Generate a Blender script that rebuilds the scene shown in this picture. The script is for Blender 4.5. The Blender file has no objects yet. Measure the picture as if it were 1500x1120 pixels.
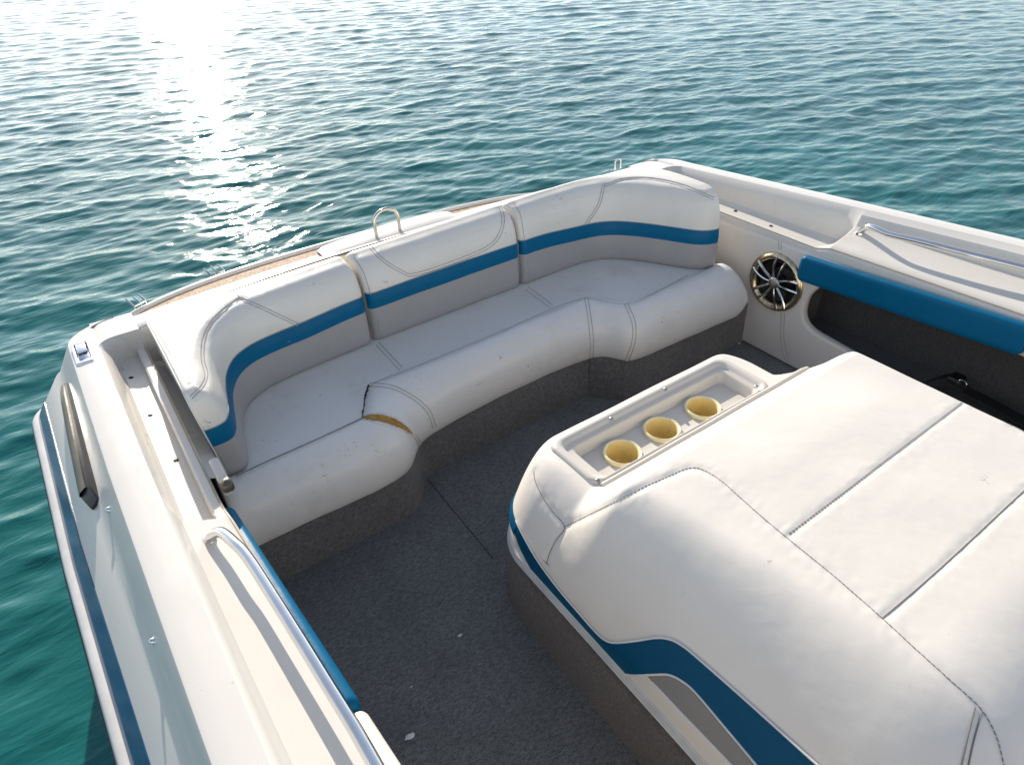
import bpy, bmesh, math, random
import numpy as np
from mathutils import Vector, Matrix, noise
from mathutils.bvhtree import BVHTree
from mathutils.kdtree import KDTree

random.seed(7)
RNG = np.random.default_rng(11)
scn = bpy.context.scene
COL = scn.collection

# ----------------------------------------------------------------------------
# camera (solved from the two horizontal vanishing points of the boat)
# ----------------------------------------------------------------------------
CX, CY = 750.0, 560.0
V1 = np.array([-95.0, -130.0]); V2 = np.array([2550.0, -235.0]); CC = np.array([CX, CY])
FPX = math.sqrt(-np.dot(V1 - CC, V2 - CC))
_y = np.append(V1 - CC, FPX); _y /= np.linalg.norm(_y)
_x = np.append(V2 - CC, FPX); _x /= np.linalg.norm(_x)
_z = np.cross(_x, _y)
CM = np.array([_x, _y, _z])
HCAM = 1.5
EYE = Vector((0, 0, HCAM))

def ray(u, v):
    r = CM @ np.array([u - CX, v - CY, FPX])
    return Vector(r).normalized()
def onz(u, v, z):
    r = ray(u, v); return EYE + r * ((z - HCAM) / r.z)
def onx(u, v, x):
    r = ray(u, v); return EYE + r * (x / r.x)
def ony(u, v, y):
    r = ray(u, v); return EYE + r * (y / r.y)

cam_d = bpy.data.cameras.new("camera")
cam = bpy.data.objects.new("camera", cam_d); COL.objects.link(cam)
right, down, fwd = CM[:, 0], CM[:, 1], CM[:, 2]
cam.matrix_world = Matrix(((right[0], -down[0], -fwd[0], 0), (right[1], -down[1], -fwd[1], 0),
                           (right[2], -down[2], -fwd[2], HCAM), (0, 0, 0, 1)))
cam_d.sensor_width = 36.0; cam_d.sensor_fit = 'HORIZONTAL'
cam_d.lens = FPX / 1500.0 * 36.0
cam_d.clip_start = 0.05; cam_d.clip_end = 5000
scn.camera = cam

# ----------------------------------------------------------------------------
# light
# ----------------------------------------------------------------------------
SUN_EL, SUN_AZ = math.radians(21.0), math.radians(11.3)     # azimuth from +y towards +x
w = bpy.data.worlds.new("World"); scn.world = w; w.use_nodes = True
nt = w.node_tree
sky = nt.nodes.new("ShaderNodeTexSky"); sky.sky_type = 'NISHITA'
sky.sun_disc = False; sky.sun_elevation = SUN_EL; sky.sun_rotation = SUN_AZ
sky.air_density = 0.95; sky.dust_density = 0.3; sky.ozone_density = 2.0
hz = nt.nodes.new("ShaderNodeHueSaturation"); hz.inputs["Saturation"].default_value = 0.62     # thin white summer haze
nt.links.new(sky.outputs[0], hz.inputs["Color"]); nt.links.new(hz.outputs[0], nt.nodes["Background"].inputs[0])
nt.nodes["Background"].inputs[1].default_value = 0.120
ld = bpy.data.lights.new("sun", 'SUN'); ld.energy = 4.0; ld.angle = math.radians(0.55); ld.color = (1.0, 0.905, 0.775)
sun = bpy.data.objects.new("sun", ld); COL.objects.link(sun)
sd = Vector((math.sin(SUN_AZ) * math.cos(SUN_EL), math.cos(SUN_AZ) * math.cos(SUN_EL), math.sin(SUN_EL)))
sun.rotation_euler = sd.to_track_quat('Z', 'Y').to_euler(); sun.location = (3, 10, 6)
scn.view_settings.view_transform = 'Standard'; scn.view_settings.look = 'None'
scn.view_settings.exposure = 0.82; scn.view_settings.gamma = 1.0; scn.view_settings.use_curve_mapping = False

# ----------------------------------------------------------------------------
# materials
# ----------------------------------------------------------------------------
class NB:
    def __init__(s, name):
        s.m = bpy.data.materials.new(name); s.m.use_nodes = True
        s.t = s.m.node_tree; s.b = s.t.nodes["Principled BSDF"]
        s.co = s.t.nodes.new("ShaderNodeTexCoord").outputs["Object"]
    def n(s, kind, **k):
        nd = s.t.nodes.new(kind)
        for a, v in k.items(): setattr(nd, a, v)
        return nd
    def L(s, a, b): s.t.links.new(a, b)
    def noise(s, scale, detail=4, rough=0.55, co=None, dist=0.0):
        nd = s.n("ShaderNodeTexNoise"); nd.inputs["Scale"].default_value = scale
        nd.inputs["Detail"].default_value = detail; nd.inputs["Roughness"].default_value = rough
        nd.inputs["Distortion"].default_value = dist
        s.L(co or s.co, nd.inputs["Vector"]); return nd.outputs["Fac"]
    def map(s, scale=(1, 1, 1), rot=(0, 0, 0)):
        nd = s.n("ShaderNodeMapping"); nd.inputs["Scale"].default_value = scale; nd.inputs["Rotation"].default_value = rot
        s.L(s.co, nd.inputs["Vector"]); return nd.outputs["Vector"]
    def ramp(s, fac, p0, p1, c0=(0, 0, 0, 1), c1=(1, 1, 1, 1)):
        nd = s.n("ShaderNodeValToRGB"); e = nd.color_ramp.elements
        e[0].position, e[1].position = p0, p1; e[0].color, e[1].color = c0, c1
        s.L(fac, nd.inputs["Fac"]); return nd.outputs["Color"]
    def mix(s, fac, a, b):
        nd = s.n("ShaderNodeMix", data_type='RGBA')
        for sock, v in ((nd.inputs["Factor"], fac), (nd.inputs["A"], a), (nd.inputs["B"], b)):
            pass
        ins = [i for i in nd.inputs if i.enabled]
        for sock, v in zip(ins, (fac, a, b)):
            if isinstance(v, (float, int)): sock.default_value = v
            elif isinstance(v, tuple): sock.default_value = v if len(v) == 4 else (*v, 1)
            else: s.L(v, sock)
        return [o for o in nd.outputs if o.enabled][0]
    def mul(s, a, k):
        nd = s.n("ShaderNodeMath", operation='MULTIPLY')
        for i, v in enumerate((a, k)):
            if isinstance(v, (float, int)): nd.inputs[i].default_value = v
            else: s.L(v, nd.inputs[i])
        return nd.outputs[0]
    def add(s, a, k):
        nd = s.n("ShaderNodeMath", operation='ADD')
        for i, v in enumerate((a, k)):
            if isinstance(v, (float, int)): nd.inputs[i].default_value = v
            else: s.L(v, nd.inputs[i])
        return nd.outputs[0]
    def bump(s, h, strength, dist, prev=None):
        nd = s.n("ShaderNodeBump"); nd.inputs["Strength"].default_value = strength; nd.inputs["Distance"].default_value = dist
        s.L(h, nd.inputs["Height"])
        if prev is not None: s.L(prev, nd.inputs["Normal"])
        return nd.outputs["Normal"]
    def done(s, color=None, rough=None, normal=None, metal=0.0, ior=None, coat=0.0):
        for key, v in (("Base Color", color), ("Roughness", rough)):
            if v is None: continue
            if isinstance(v, (float, int)): s.b.inputs[key].default_value = v
            elif isinstance(v, tuple): s.b.inputs[key].default_value = (*v, 1) if len(v) == 3 else v
            else: s.L(v, s.b.inputs[key])
        if normal is not None: s.L(normal, s.b.inputs["Normal"])
        s.b.inputs["Metallic"].default_value = metal
        if ior: s.b.inputs["IOR"].default_value = ior
        if coat: s.b.inputs["Coat Weight"].default_value = coat; s.b.inputs["Coat Roughness"].default_value = 0.08
        return s.m

def vinyl(name, base, dirt, rough=0.36, dirt_amt=0.5, scuff=0.6, crease=0.25):
    b = NB(name)
    var = b.ramp(b.noise(3.2, 3), 0.3, 0.7)
    col = b.mix(var, tuple(c * 0.955 for c in base), tuple(min(1, c * 1.03) for c in base))
    d = b.ramp(b.noise(5.5, 9, 0.68), 0.56, 0.80)
    col = b.mix(b.mul(d, dirt_amt * 0.55), col, dirt)
    sp = b.mul(b.ramp(b.noise(13, 2), 0.62, 0.68), b.ramp(b.noise(70, 5, 0.7, b.map((1, 2.2, 1), (0, 0, 0.6))), 0.585, 0.66))
    col = b.mix(b.mul(sp, scuff), col, (0.16, 0.15, 0.15))
    r = b.add(b.mul(b.noise(9, 4), 0.18), rough - 0.09)
    nrm = b.bump(b.noise(7.5, 3, 0.5), crease, 0.02)
    nrm = b.bump(b.noise(26, 3, 0.6, b.map((1, 0.45, 1), (0, 0, 0.5))), 0.10, 0.008, nrm)
    nrm = b.bump(b.noise(520, 2), 0.10, 0.0008, nrm)
    return b.done(col, r, nrm)

M = {}
M['vinyl'] = vinyl("white_vinyl", (0.80, 0.742, 0.655), (0.50, 0.44, 0.36))
M['vinyl_cover'] = vinyl("cover_vinyl", (0.80, 0.743, 0.66), (0.56, 0.49, 0.40), 0.42, 0.30, 0.12, 0.12)
M['vinyl_seat'] = vinyl("seat_vinyl", (0.755, 0.722, 0.67), (0.44, 0.38, 0.30), 0.34, 0.75, 0.9, 0.22)
M['vinyl_panel'] = vinyl("panel_vinyl", (0.77, 0.72, 0.65), (0.50, 0.42, 0.33), 0.42, 0.6, 0.3, 0.2)
M['vinyl_grey'] = vinyl("grey_vinyl", (0.36, 0.34, 0.32), (0.28, 0.26, 0.24), 0.42, 0.4, 0.2, 0.2)
M['vinyl_dgrey'] = vinyl("taupe_vinyl", (0.24, 0.23, 0.215), (0.17, 0.16, 0.15), 0.42, 0.4, 0.2, 0.2)
M['vinyl_blue'] = vinyl("blue_vinyl", (0.000, 0.118, 0.240), (0.002, 0.07, 0.15), 0.42, 0.5, 0.1, 0.2)
M['vinyl_navy'] = vinyl("navy_vinyl", (0.000, 0.074, 0.155), (0.002, 0.06, 0.125), 0.45, 0.5, 0.1, 0.2)

for k_ in ('vinyl_blue', 'vinyl_navy'): M[k_].node_tree.nodes['Principled BSDF'].inputs['Specular IOR Level'].default_value = 0.16
def gelcoat(name, base, rough=0.22):
    b = NB(name)
    col = b.mix(b.ramp(b.noise(2.4, 4), 0.3, 0.7), tuple(c * 0.96 for c in base), base)
    st = b.ramp(b.noise(9, 8, 0.7, b.map((2.2, 0.5, 1))), 0.60, 0.85)
    col = b.mix(b.mul(st, 0.30), col, (0.60, 0.50, 0.36))
    sp = b.mul(b.ramp(b.noise(8, 1), 0.58, 0.64), b.ramp(b.noise(130, 3, 0.6), 0.66, 0.72))
    col = b.mix(b.mul(sp, 0.5), col, (0.33, 0.27, 0.20))
    r = b.add(b.mul(b.noise(14, 5), 0.2), rough - 0.08)
    nrm = b.bump(b.noise(4, 2), 0.10, 0.012)
    nrm = b.bump(b.noise(240, 2), 0.03, 0.001, nrm)
    return b.done(col, r, nrm)
M['gel'] = gelcoat("white_gelcoat", (0.715, 0.678, 0.618))
M['gel_tray'] = gelcoat("tray_plastic", (0.66, 0.615, 0.55), 0.36)
M['hull'] = gelcoat("hull_gelcoat", (0.72, 0.72, 0.70))

def carpet(name, dark, light, scale=1.0):
    b = NB(name)
    f = b.noise(260 * scale, 3, 0.75)
    g = b.noise(85 * scale, 5, 0.75, b.map((1, 1.9, 1), (0.4, 0.3, 0.7)))
    h = b.noise(6, 6, 0.65)
    fac = b.ramp(b.add(b.mul(f, 0.45), b.mul(g, 0.55)), 0.38, 0.62)
    col = b.mix(fac, dark, light)
    col = b.mix(b.ramp(h, 0.35, 0.75), col, b.mix(0.5, col, tuple(c * 1.5 for c in dark)))
    lint = b.mul(b.ramp(b.noise(60, 2), 0.60, 0.68), b.ramp(b.noise(330, 2), 0.69, 0.74))
    col = b.mix(b.mul(lint, 0.35), col, (0.30, 0.29, 0.27))
    nrm = b.bump(g, 0.9, 0.006); nrm = b.bump(f, 0.9, 0.003, nrm)
    m = b.done(col, 0.95, nrm)
    b.b.inputs["Sheen Weight"].default_value = 0.25; b.b.inputs["Sheen Roughness"].default_value = 0.6
    b.b.inputs["Specular IOR Level"].default_value = 0.15
    return m
M['carpet'] = carpet("floor_carpet", (0.050, 0.052, 0.052), (0.30, 0.305, 0.30))
M['carpet2'] = carpet("base_carpet", (0.070, 0.066, 0.062), (0.255, 0.238, 0.222))
M['carpet3'] = carpet("box_carpet", (0.045, 0.038, 0.034), (0.20, 0.165, 0.14))
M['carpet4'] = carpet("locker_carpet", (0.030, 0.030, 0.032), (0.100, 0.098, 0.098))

def plain(name, base, rough, metal=0.0, var=0.1, scale=30, bumpy=0.0, coat=0.0):
    b = NB(name)
    col = b.mix(b.ramp(b.noise(scale, 5), 0.3, 0.75), tuple(c * (1 - var) for c in base), tuple(min(1, c * (1 + var)) for c in base))
    nrm = b.bump(b.noise(scale * 3, 3), bumpy, 0.002) if bumpy else None
    r = b.add(b.mul(b.noise(scale * 1.3, 4), rough * 0.5), rough * 0.75)
    return b.done(col, r, nrm, metal, None, coat)
M['chrome'] = plain("chrome", (0.78, 0.77, 0.75), 0.10, 1.0, 0.05)
M['steel'] = plain("stainless_steel", (0.62, 0.59, 0.53), 0.18, 1.0, 0.1)
M['brass'] = plain("tarnished_brass", (0.66, 0.54, 0.36), 0.20, 1.0, 0.3, 60)
M['pitted'] = plain("pitted_chrome", (0.60, 0.58, 0.55), 0.22, 1.0, 0.35, 220, 0.4)
M['bronze'] = plain("weathered_bronze", (0.13, 0.105, 0.085), 0.35, 0.4, 0.2, 20)
M['black'] = plain("black_plastic", (0.012, 0.012, 0.013), 0.35, 0.0, 0.2)
M['cone'] = plain("speaker_cone", (0.010, 0.010, 0.011), 0.30)
M['hole'] = plain("dark_hole", (0.008, 0.007, 0.006), 0.8)
M['rubber'] = plain("dark_rubber", (0.035, 0.036, 0.040), 0.6)
M['rubwhite'] = plain("rub_rail_white", (0.58, 0.57, 0.55), 0.35, 0, 0.12, 18)
M['stripe'] = plain("hull_stripe_blue", (0.006, 0.060, 0.155), 0.14, 0, 0.25, 14, 0, 0.4)
M['thread'] = plain("grey_thread", (0.19, 0.175, 0.155), 0.8)
M['thread_l'] = plain("pale_thread", (0.36, 0.345, 0.32), 0.8)
M['thread_m'] = plain("taupe_thread", (0.27, 0.25, 0.225), 0.8)
M['piping'] = plain("white_piping", (0.74, 0.72, 0.68), 0.4, 0, 0.05)
M['cream'] = plain("cream_liner", (0.84, 0.75, 0.47), 0.32, 0, 0.06, 12)
M['cream_in'] = plain("yellowed_liner", (0.86, 0.68, 0.30), 0.36, 0, 0.12, 14)
M['tan'] = plain("platform_nonskid", (0.47, 0.33, 0.22), 0.75, 0, 0.45, 90, 0.6)
M['foam'] = plain("exposed_foam", (0.42, 0.24, 0.06), 0.9, 0, 0.35, 120, 0.6)
M['fray'] = plain("frayed_vinyl", (0.70, 0.66, 0.60), 0.7, 0, 0.2, 150)
M['scrap'] = plain("white_scrap", (0.72, 0.72, 0.70), 0.6, 0, 0.25, 200)
M['web'] = plain("black_webbing", (0.010, 0.010, 0.011), 0.7, 0, 0.3, 200, 0.5)
M['sealant'] = plain("aged_sealant", (0.44, 0.34, 0.22), 0.6)
M['gasket'] = plain("grey_gasket", (0.17, 0.165, 0.16), 0.6)
M['scuff'] = plain("scuffed_vinyl", (0.56, 0.48, 0.40), 0.6)
M['scuffd'] = plain("dark_scuff", (0.30, 0.285, 0.27), 0.6)
M['cleatblue'] = plain("cleat_recess", (0.16, 0.19, 0.30), 0.25, 0.6)
M['stain'] = plain("yellow_stain", (0.58, 0.50, 0.16), 0.5)

def water_mat():
    b = NB("lake_water")
    geo = b.n("ShaderNodeNewGeometry").outputs["Position"]
    mp = b.n("ShaderNodeMapping"); mp.inputs["Scale"].default_value = (0.55, 1.9, 1.0); mp.inputs["Rotation"].default_value = (0, 0, 0.25)
    b.L(geo, mp.inputs["Vector"]); v = mp.outputs["Vector"]
    n1 = b.noise(5.0, 3, 0.55, v, 0.6); n2 = b.noise(16.0, 3, 0.55, v, 0.5)
    big = b.noise(0.5, 3, 0.5, geo)
    col = b.mix(b.ramp(big, 0.3, 0.7), (0.007, 0.108, 0.104), (0.011, 0.145, 0.145))
    nrm = b.bump(n1, 0.16, 0.05); nrm = b.bump(n2, 0.25, 0.012, nrm)
    return b.done(col, 0.06, nrm, 0.0, 1.33)
M['water'] = water_mat()

# ----------------------------------------------------------------------------
# object helpers
# ----------------------------------------------------------------------------
ROOT = {}
def thing(name, label, cat, loc, group=None):
    o = bpy.data.objects.new(name, None); COL.objects.link(o); o.location = loc
    o.empty_display_size = 0.1
    o['label'] = label; o['category'] = cat
    if group: o['group'] = group
    ROOT[o] = Vector(loc); return o

def obj(name, verts, faces, mat, parent=None, smooth=True, angle=40, label=None, recalc=True):
    off = ROOT.get(parent, Vector((0, 0, 0)))
    me = bpy.data.meshes.new(name)
    me.from_pydata([tuple(Vector(v) - off) for v in verts], [], [tuple(f) for f in faces])
    me.validate()
    if recalc:
        bm = bmesh.new(); bm.from_mesh(me)
        bmesh.ops.remove_doubles(bm, verts=bm.verts, dist=1e-5)
        bmesh.ops.recalc_face_normals(bm, faces=bm.faces)
        bm.to_mesh(me); bm.free()
    if smooth:
        me.shade_smooth(); me.set_sharp_from_angle(angle=math.radians(angle))
    me.materials.append(M[mat])
    o = bpy.data.objects.new(name, me); COL.objects.link(o)
    if parent is not None: o.parent = parent; ROOT[o] = off
    else: ROOT[o] = Vector((0, 0, 0))
    if label: o['label'] = label
    return o

class MB:
    def __init__(s): s.v = []; s.f = []
    def add(s, v, f):
        k = len(s.v); s.v += [Vector(p) for p in v]; s.f += [tuple(i + k for i in q) for q in f]; return s
    def grid(s, rows, cu=False, cv=False):
        n, m = len(rows), len(rows[0]); v = [p for r in rows for p in r]; f = []
        for i in range(n if cu else n - 1):
            for j in range(m if cv else m - 1):
                a, b2 = i, (i + 1) % n; c, d = j, (j + 1) % m
                f.append((a * m + c, a * m + d, b2 * m + d, b2 * m + c))
        return s.add(v, f)
    def tube(s, pts, r, n=8, cap=True):
        pts = [Vector(p) for p in pts]; rows = []; up = None
        for i, p in enumerate(pts):
            t = (pts[min(i + 1, len(pts) - 1)] - pts[max(i - 1, 0)]).normalized()
            if up is None: up = t.orthogonal().normalized()
            up = (up - t * up.dot(t))
            up = up.normalized() if up.length > 1e-6 else t.orthogonal().normalized()
            sd2 = t.cross(up); rr = r[i] if isinstance(r, (list, tuple)) else r
            rows.append([p + (up * math.cos(a) + sd2 * math.sin(a)) * rr for a in [2 * math.pi * k / n for k in range(n)]])
        k = len(s.v); s.grid(rows, cv=True)
        if cap:
            s.f.append(tuple(k + i for i in range(n))); e = k + (len(pts) - 1) * n
            s.f.append(tuple(e + i for i in range(n)))
        return s
    def lathe(s, c, axis, prof, n=32):
        axis = Vector(axis).normalized(); a = axis.orthogonal().normalized(); b = axis.cross(a); c = Vector(c)
        rows = [[c + axis * h + (a * math.cos(t) + b * math.sin(t)) * r for r, h in prof] for t in [2 * math.pi * k / n for k in range(n)]]
        return s.grid(rows, cu=True)
    def disc(s, c, nrm, r, h=0.002, n=14):
        return s.lathe(c, nrm, [(1e-5, h), (r * 0.7, h), (r, h * 0.4), (r, -0.004)], n)
    def box(s, c, sx, sy, sz, ax=None, bev=0.0):
        ax = ax or Matrix.Identity(3); c = Vector(c)
        bm = bmesh.new(); bmesh.ops.create_cube(bm, size=1)
        for vv in bm.verts: vv.co = Vector((vv.co.x * sx, vv.co.y * sy, vv.co.z * sz))
        if bev: bmesh.ops.bevel(bm, geom=list(bm.edges), offset=bev, segments=3, affect='EDGES', profile=0.5)
        bm.verts.index_update()
        s.add([c + ax @ vv.co for vv in bm.verts], [[x.index for x in f.verts] for f in bm.faces]); bm.free(); return s
    def build(s, name, mat, parent=None, **k): return obj(name, s.v, s.f, mat, parent, **k)
    def bvh(s): return BVHTree.FromPolygons([tuple(p) for p in s.v], s.f)

def cr(pts, n):                                   # Catmull-Rom through pts, n samples per segment
    P = [Vector(p) for p in pts]; P = [2 * P[0] - P[1]] + P + [2 * P[-1] - P[-2]]; out = []
    for i in range(1, len(P) - 2):
        for k in range(n):
            t = k / n
            out.append(0.5 * ((2 * P[i]) + (P[i + 1] - P[i - 1]) * t + (2 * P[i - 1] - 5 * P[i] + 4 * P[i + 1] - P[i + 2]) * t * t
                              + (3 * P[i] - 3 * P[i + 1] + P[i + 2] - P[i - 1]) * t ** 3))
    out.append(P[-2]); return out
def lin(pts, n):
    P = [Vector(p) for p in pts]; out = []
    for a, b in zip(P, P[1:]):
        for k in range(n): out.append(a.lerp(b, k / n))
    return out + [P[-1]]
def interp(x, xs, ys): return float(np.interp(x, xs, ys))
def sstep(a, b, x):
    t = max(0.0, min(1.0, (x - a) / (b - a))); return t * t * (3 - 2 * t)

def hit(bvhs, u, v):
    r = ray(u, v); best = None
    for b in bvhs:
        h = b.ray_cast(EYE, r)
        if h[0] is not None and (best is None or h[3] < best[2]):
            nn = h[1] if h[1].dot(r) < 0 else -h[1]
            best = (h[0], nn, h[3])
    return best
def smooth_px(px, step=4.0, curve=True):
    P = [(a, b, 0) for a, b in px]
    c = cr(P, 12) if (curve and len(P) > 2) else lin(P, 24)
    L = [0]
    for a, b in zip(c, c[1:]): L.append(L[-1] + (b - a).length)
    n = max(2, int(L[-1] / step)); out = []
    for k in range(n + 1):
        out.append((float(np.interp(L[-1] * k / n, L, [p.x for p in c])), float(np.interp(L[-1] * k / n, L, [p.y for p in c]))))
    return out
def drape(bvhs, px, step=4.0, curve=True, off=0.0):
    out = []
    for u, v in smooth_px(px, step, curve):
        h = hit(bvhs, u, v)
        if h: out.append(h[0] + h[1] * off)
    return out
def shift(px, d):
    out = []
    for i, (u, v) in enumerate(px):
        a = px[max(i - 1, 0)]; b = px[min(i + 1, len(px) - 1)]
        t = Vector((b[0] - a[0], b[1] - a[1])).normalized()
        out.append((u - t.y * d, v + t.x * d))
    return out
def stitch(own, bvhs, px, r=0.0012, double=0.0, dash=True, curve=True, off=0.0003, name="seam"):
    parent, mat = own; mb = MB()
    for q in ([shift(px, double / 2), shift(px, -double / 2)] if double else [px]):
        p = drape(bvhs, q, 2.2, curve, off)
        runs = [[]]
        for a in p:
            if runs[-1] and (a - runs[-1][-1]).length > 0.05: runs.append([])
            runs[-1].append(a)
        for run in runs:
            if len(run) < 2: continue
            if not dash: mb.tube(run, r, 6); continue
            L = [0]
            for a, b in zip(run, run[1:]): L.append(L[-1] + (b - a).length)
            X = np.array([list(a) for a in run]); s = 0.0
            while s < L[-1] - 0.002:
                e = min(s + 0.0062, L[-1])
                mb.tube([Vector([np.interp(q2, L, X[:, k]) for k in range(3)]) for q2 in (s, (s + e) / 2, e)], [r * 0.8, r, r * 0.8], 5)
                s += 0.0082
    if mb.v: mb.build(name, mat, parent)
def ribbon(bvhs, top, bot, n=60, m=6, off=0.0015):
    """a thin draped patch between two photo-traced edges"""
    def rs(px):
        c = cr([(a, b, 0) for a, b in px], 16) if len(px) > 2 else lin([(a, b, 0) for a, b in px], 16)
        L = [0]
        for a, b in zip(c, c[1:]): L.append(L[-1] + (b - a).length)
        return [(float(np.interp(L[-1] * k / n, L, [p.x for p in c])), float(np.interp(L[-1] * k / n, L, [p.y for p in c]))) for k in range(n + 1)]
    rows = []
    for (a, b), (c, d) in zip(rs(top), rs(bot)):
        row = []
        for j in range(m + 1):
            h = hit(bvhs, a + (c - a) * j / m, b + (d - b) * j / m)
            row.append(h[0] + h[1] * off if h else None)
        if all(p is not None for p in row): rows.append(row)
    return MB().grid(rows)

def groove(mb, bvhs, lines, depth=0.0035, w=0.0085, pucker=0.0009):
    """seams pull the padding down: a soft valley with small puckers along each traced seam"""
    pts = [p for px in lines for p in drape(bvhs, px, 2.0)]
    kd = KDTree(len(pts))
    for i, p in enumerate(pts): kd.insert(p, i)
    kd.balance()
    nrm = [Vector((0, 0, 0)) for _ in mb.v]
    for f in mb.f:
        a, b, c = (mb.v[i] for i in f[:3]); n = (b - a).cross(c - a)
        for i in f: nrm[i] += n
    for i, v in enumerate(mb.v):
        co, _, d = kd.find(v)
        if d > 5 * w or nrm[i].length == 0: continue
        n = nrm[i].normalized()
        if n.dot(EYE - v) < 0: n = -n
        mb.v[i] = v - n * (depth * math.exp(-(d / w) ** 2)) + n * (pucker * noise.noise(Vector((v.x * 75, v.y * 75, v.z * 75))) * math.exp(-(d / (3.2 * w)) ** 2))
    return mb

def plate(outline, holes, thick, bevel, fmap):
    """2D outline with holes, extruded and bevelled; fmap turns (a, b, depth) into the world"""
    cu = bpy.data.curves.new("plate", 'CURVE'); cu.dimensions = '2D'; cu.fill_mode = 'BOTH'
    cu.extrude = thick / 2 - bevel; cu.bevel_depth = bevel; cu.bevel_resolution = 3; cu.offset = -bevel
    for pts in [outline] + holes:
        sp = cu.splines.new('POLY'); sp.points.add(len(pts) - 1); sp.use_cyclic_u = True
        for p, (a, b) in zip(sp.points, pts): p.co = (a, b, 0, 1)
    o = bpy.data.objects.new("plate", cu); COL.objects.link(o)
    dg = bpy.context.evaluated_depsgraph_get()
    me = o.evaluated_get(dg).to_mesh()
    v = [Vector(fmap(*p.co)) for p in me.vertices]; f = [tuple(p.vertices) for p in me.polygons]
    o.evaluated_get(dg).to_mesh_clear()
    bpy.data.objects.remove(o); bpy.data.curves.remove(cu)
    return MB().add(v, f)
def rrect(a0, a1, b0, b1, r, n=7):
    out = []
    for ca, cb, t0 in ((a1 - r, b1 - r, 0), (a0 + r, b1 - r, 90), (a0 + r, b0 + r, 180), (a1 - r, b0 + r, 270)):
        for k in range(n + 1):
            t = math.radians(t0 + 90 * k / n); out.append((ca + r * math.cos(t), cb + r * math.sin(t)))
    return out

# ----------------------------------------------------------------------------
# water: one sheet of real waves reaching the horizon
# ----------------------------------------------------------------------------
ZW = -0.10
def make_water():
    na = 1500
    th = np.concatenate([np.linspace(-1.15, 1.75, na - 240, endpoint=False), np.linspace(1.75, 2 * np.pi - 1.15, 240, endpoint=False)])
    rad = np.concatenate([np.geomspace(0.35, 1.6, 60, endpoint=False), np.geomspace(1.6, 22, 780, endpoint=False), np.geomspace(22, 2500, 260)]); nr = len(rad)
    R, T = np.meshgrid(rad, th, indexing='ij')
    X = R * np.sin(T); Y = R * np.cos(T); Z = np.zeros_like(X); DX = np.zeros_like(X); DY = np.zeros_like(X)
    dr = np.gradient(rad)[:, None]
    K = 130
    lam = np.exp(RNG.uniform(math.log(0.075), math.log(0.60), K))
    ang = RNG.normal(math.radians(195), math.radians(29), K)    # travelling roughly towards the boat
    ph = RNG.uniform(0, 2 * np.pi, K)
    slope = 0.0138 * np.where(lam < 0.6, 1.0, (0.6 / lam) ** 0.35)
    for l, a, p, sl in zip(lam, ang, ph, slope):
        k = 2 * np.pi / l; A = sl / k
        fade = np.clip((l / (2.6 * dr)) - 0.6, 0, 1)
        arg = k * (X * math.sin(a) + Y * math.cos(a)) + p
        Z += fade * A * np.cos(arg)
        s = fade * A * 0.85 * np.sin(arg)
        DX -= s * math.sin(a); DY -= s * math.cos(a)
    X = X + DX; Y = Y + DY; Z = Z + ZW
    co = np.stack([X, Y, Z], -1).reshape(-1, 3).astype(np.float32)
    i = np.arange(nr - 1)[:, None]; j = np.arange(na)[None, :]; j2 = (j + 1) % na
    q = np.stack([i * na + j, (i + 1) * na + j, (i + 1) * na + j2, i * na + j2], -1).reshape(-1, 4)
    q = q[:, ::-1]
    cen = len(co); co = np.vstack([co, [[0, 0, ZW]]]).astype(np.float32)
    me = bpy.data.meshes.new("water")
    me.vertices.add(len(co)); me.vertices.foreach_set("co", co.ravel())
    nq = len(q); tri = np.stack([np.full(na, cen), (np.arange(na) + 1) % na, np.arange(na)], -1)
    me.loops.add(nq * 4 + na * 3); me.loops.foreach_set("vertex_index", np.concatenate([q.ravel(), tri.ravel()]).astype(np.int32))
    me.polygons.add(nq + na)
    me.polygons.foreach_set("loop_start", np.concatenate([np.arange(nq) * 4, nq * 4 + np.arange(na) * 3]).astype(np.int32))
    me.update(calc_edges=True); me.validate()
    bm_n = me.polygons[1000].normal
    if bm_n.z < 0: me.flip_normals()
    me.shade_smooth(); me.materials.append(M['water'])
    o = bpy.data.objects.new("water", me); COL.objects.link(o); o['kind'] = 'structure'
make_water()

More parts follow.
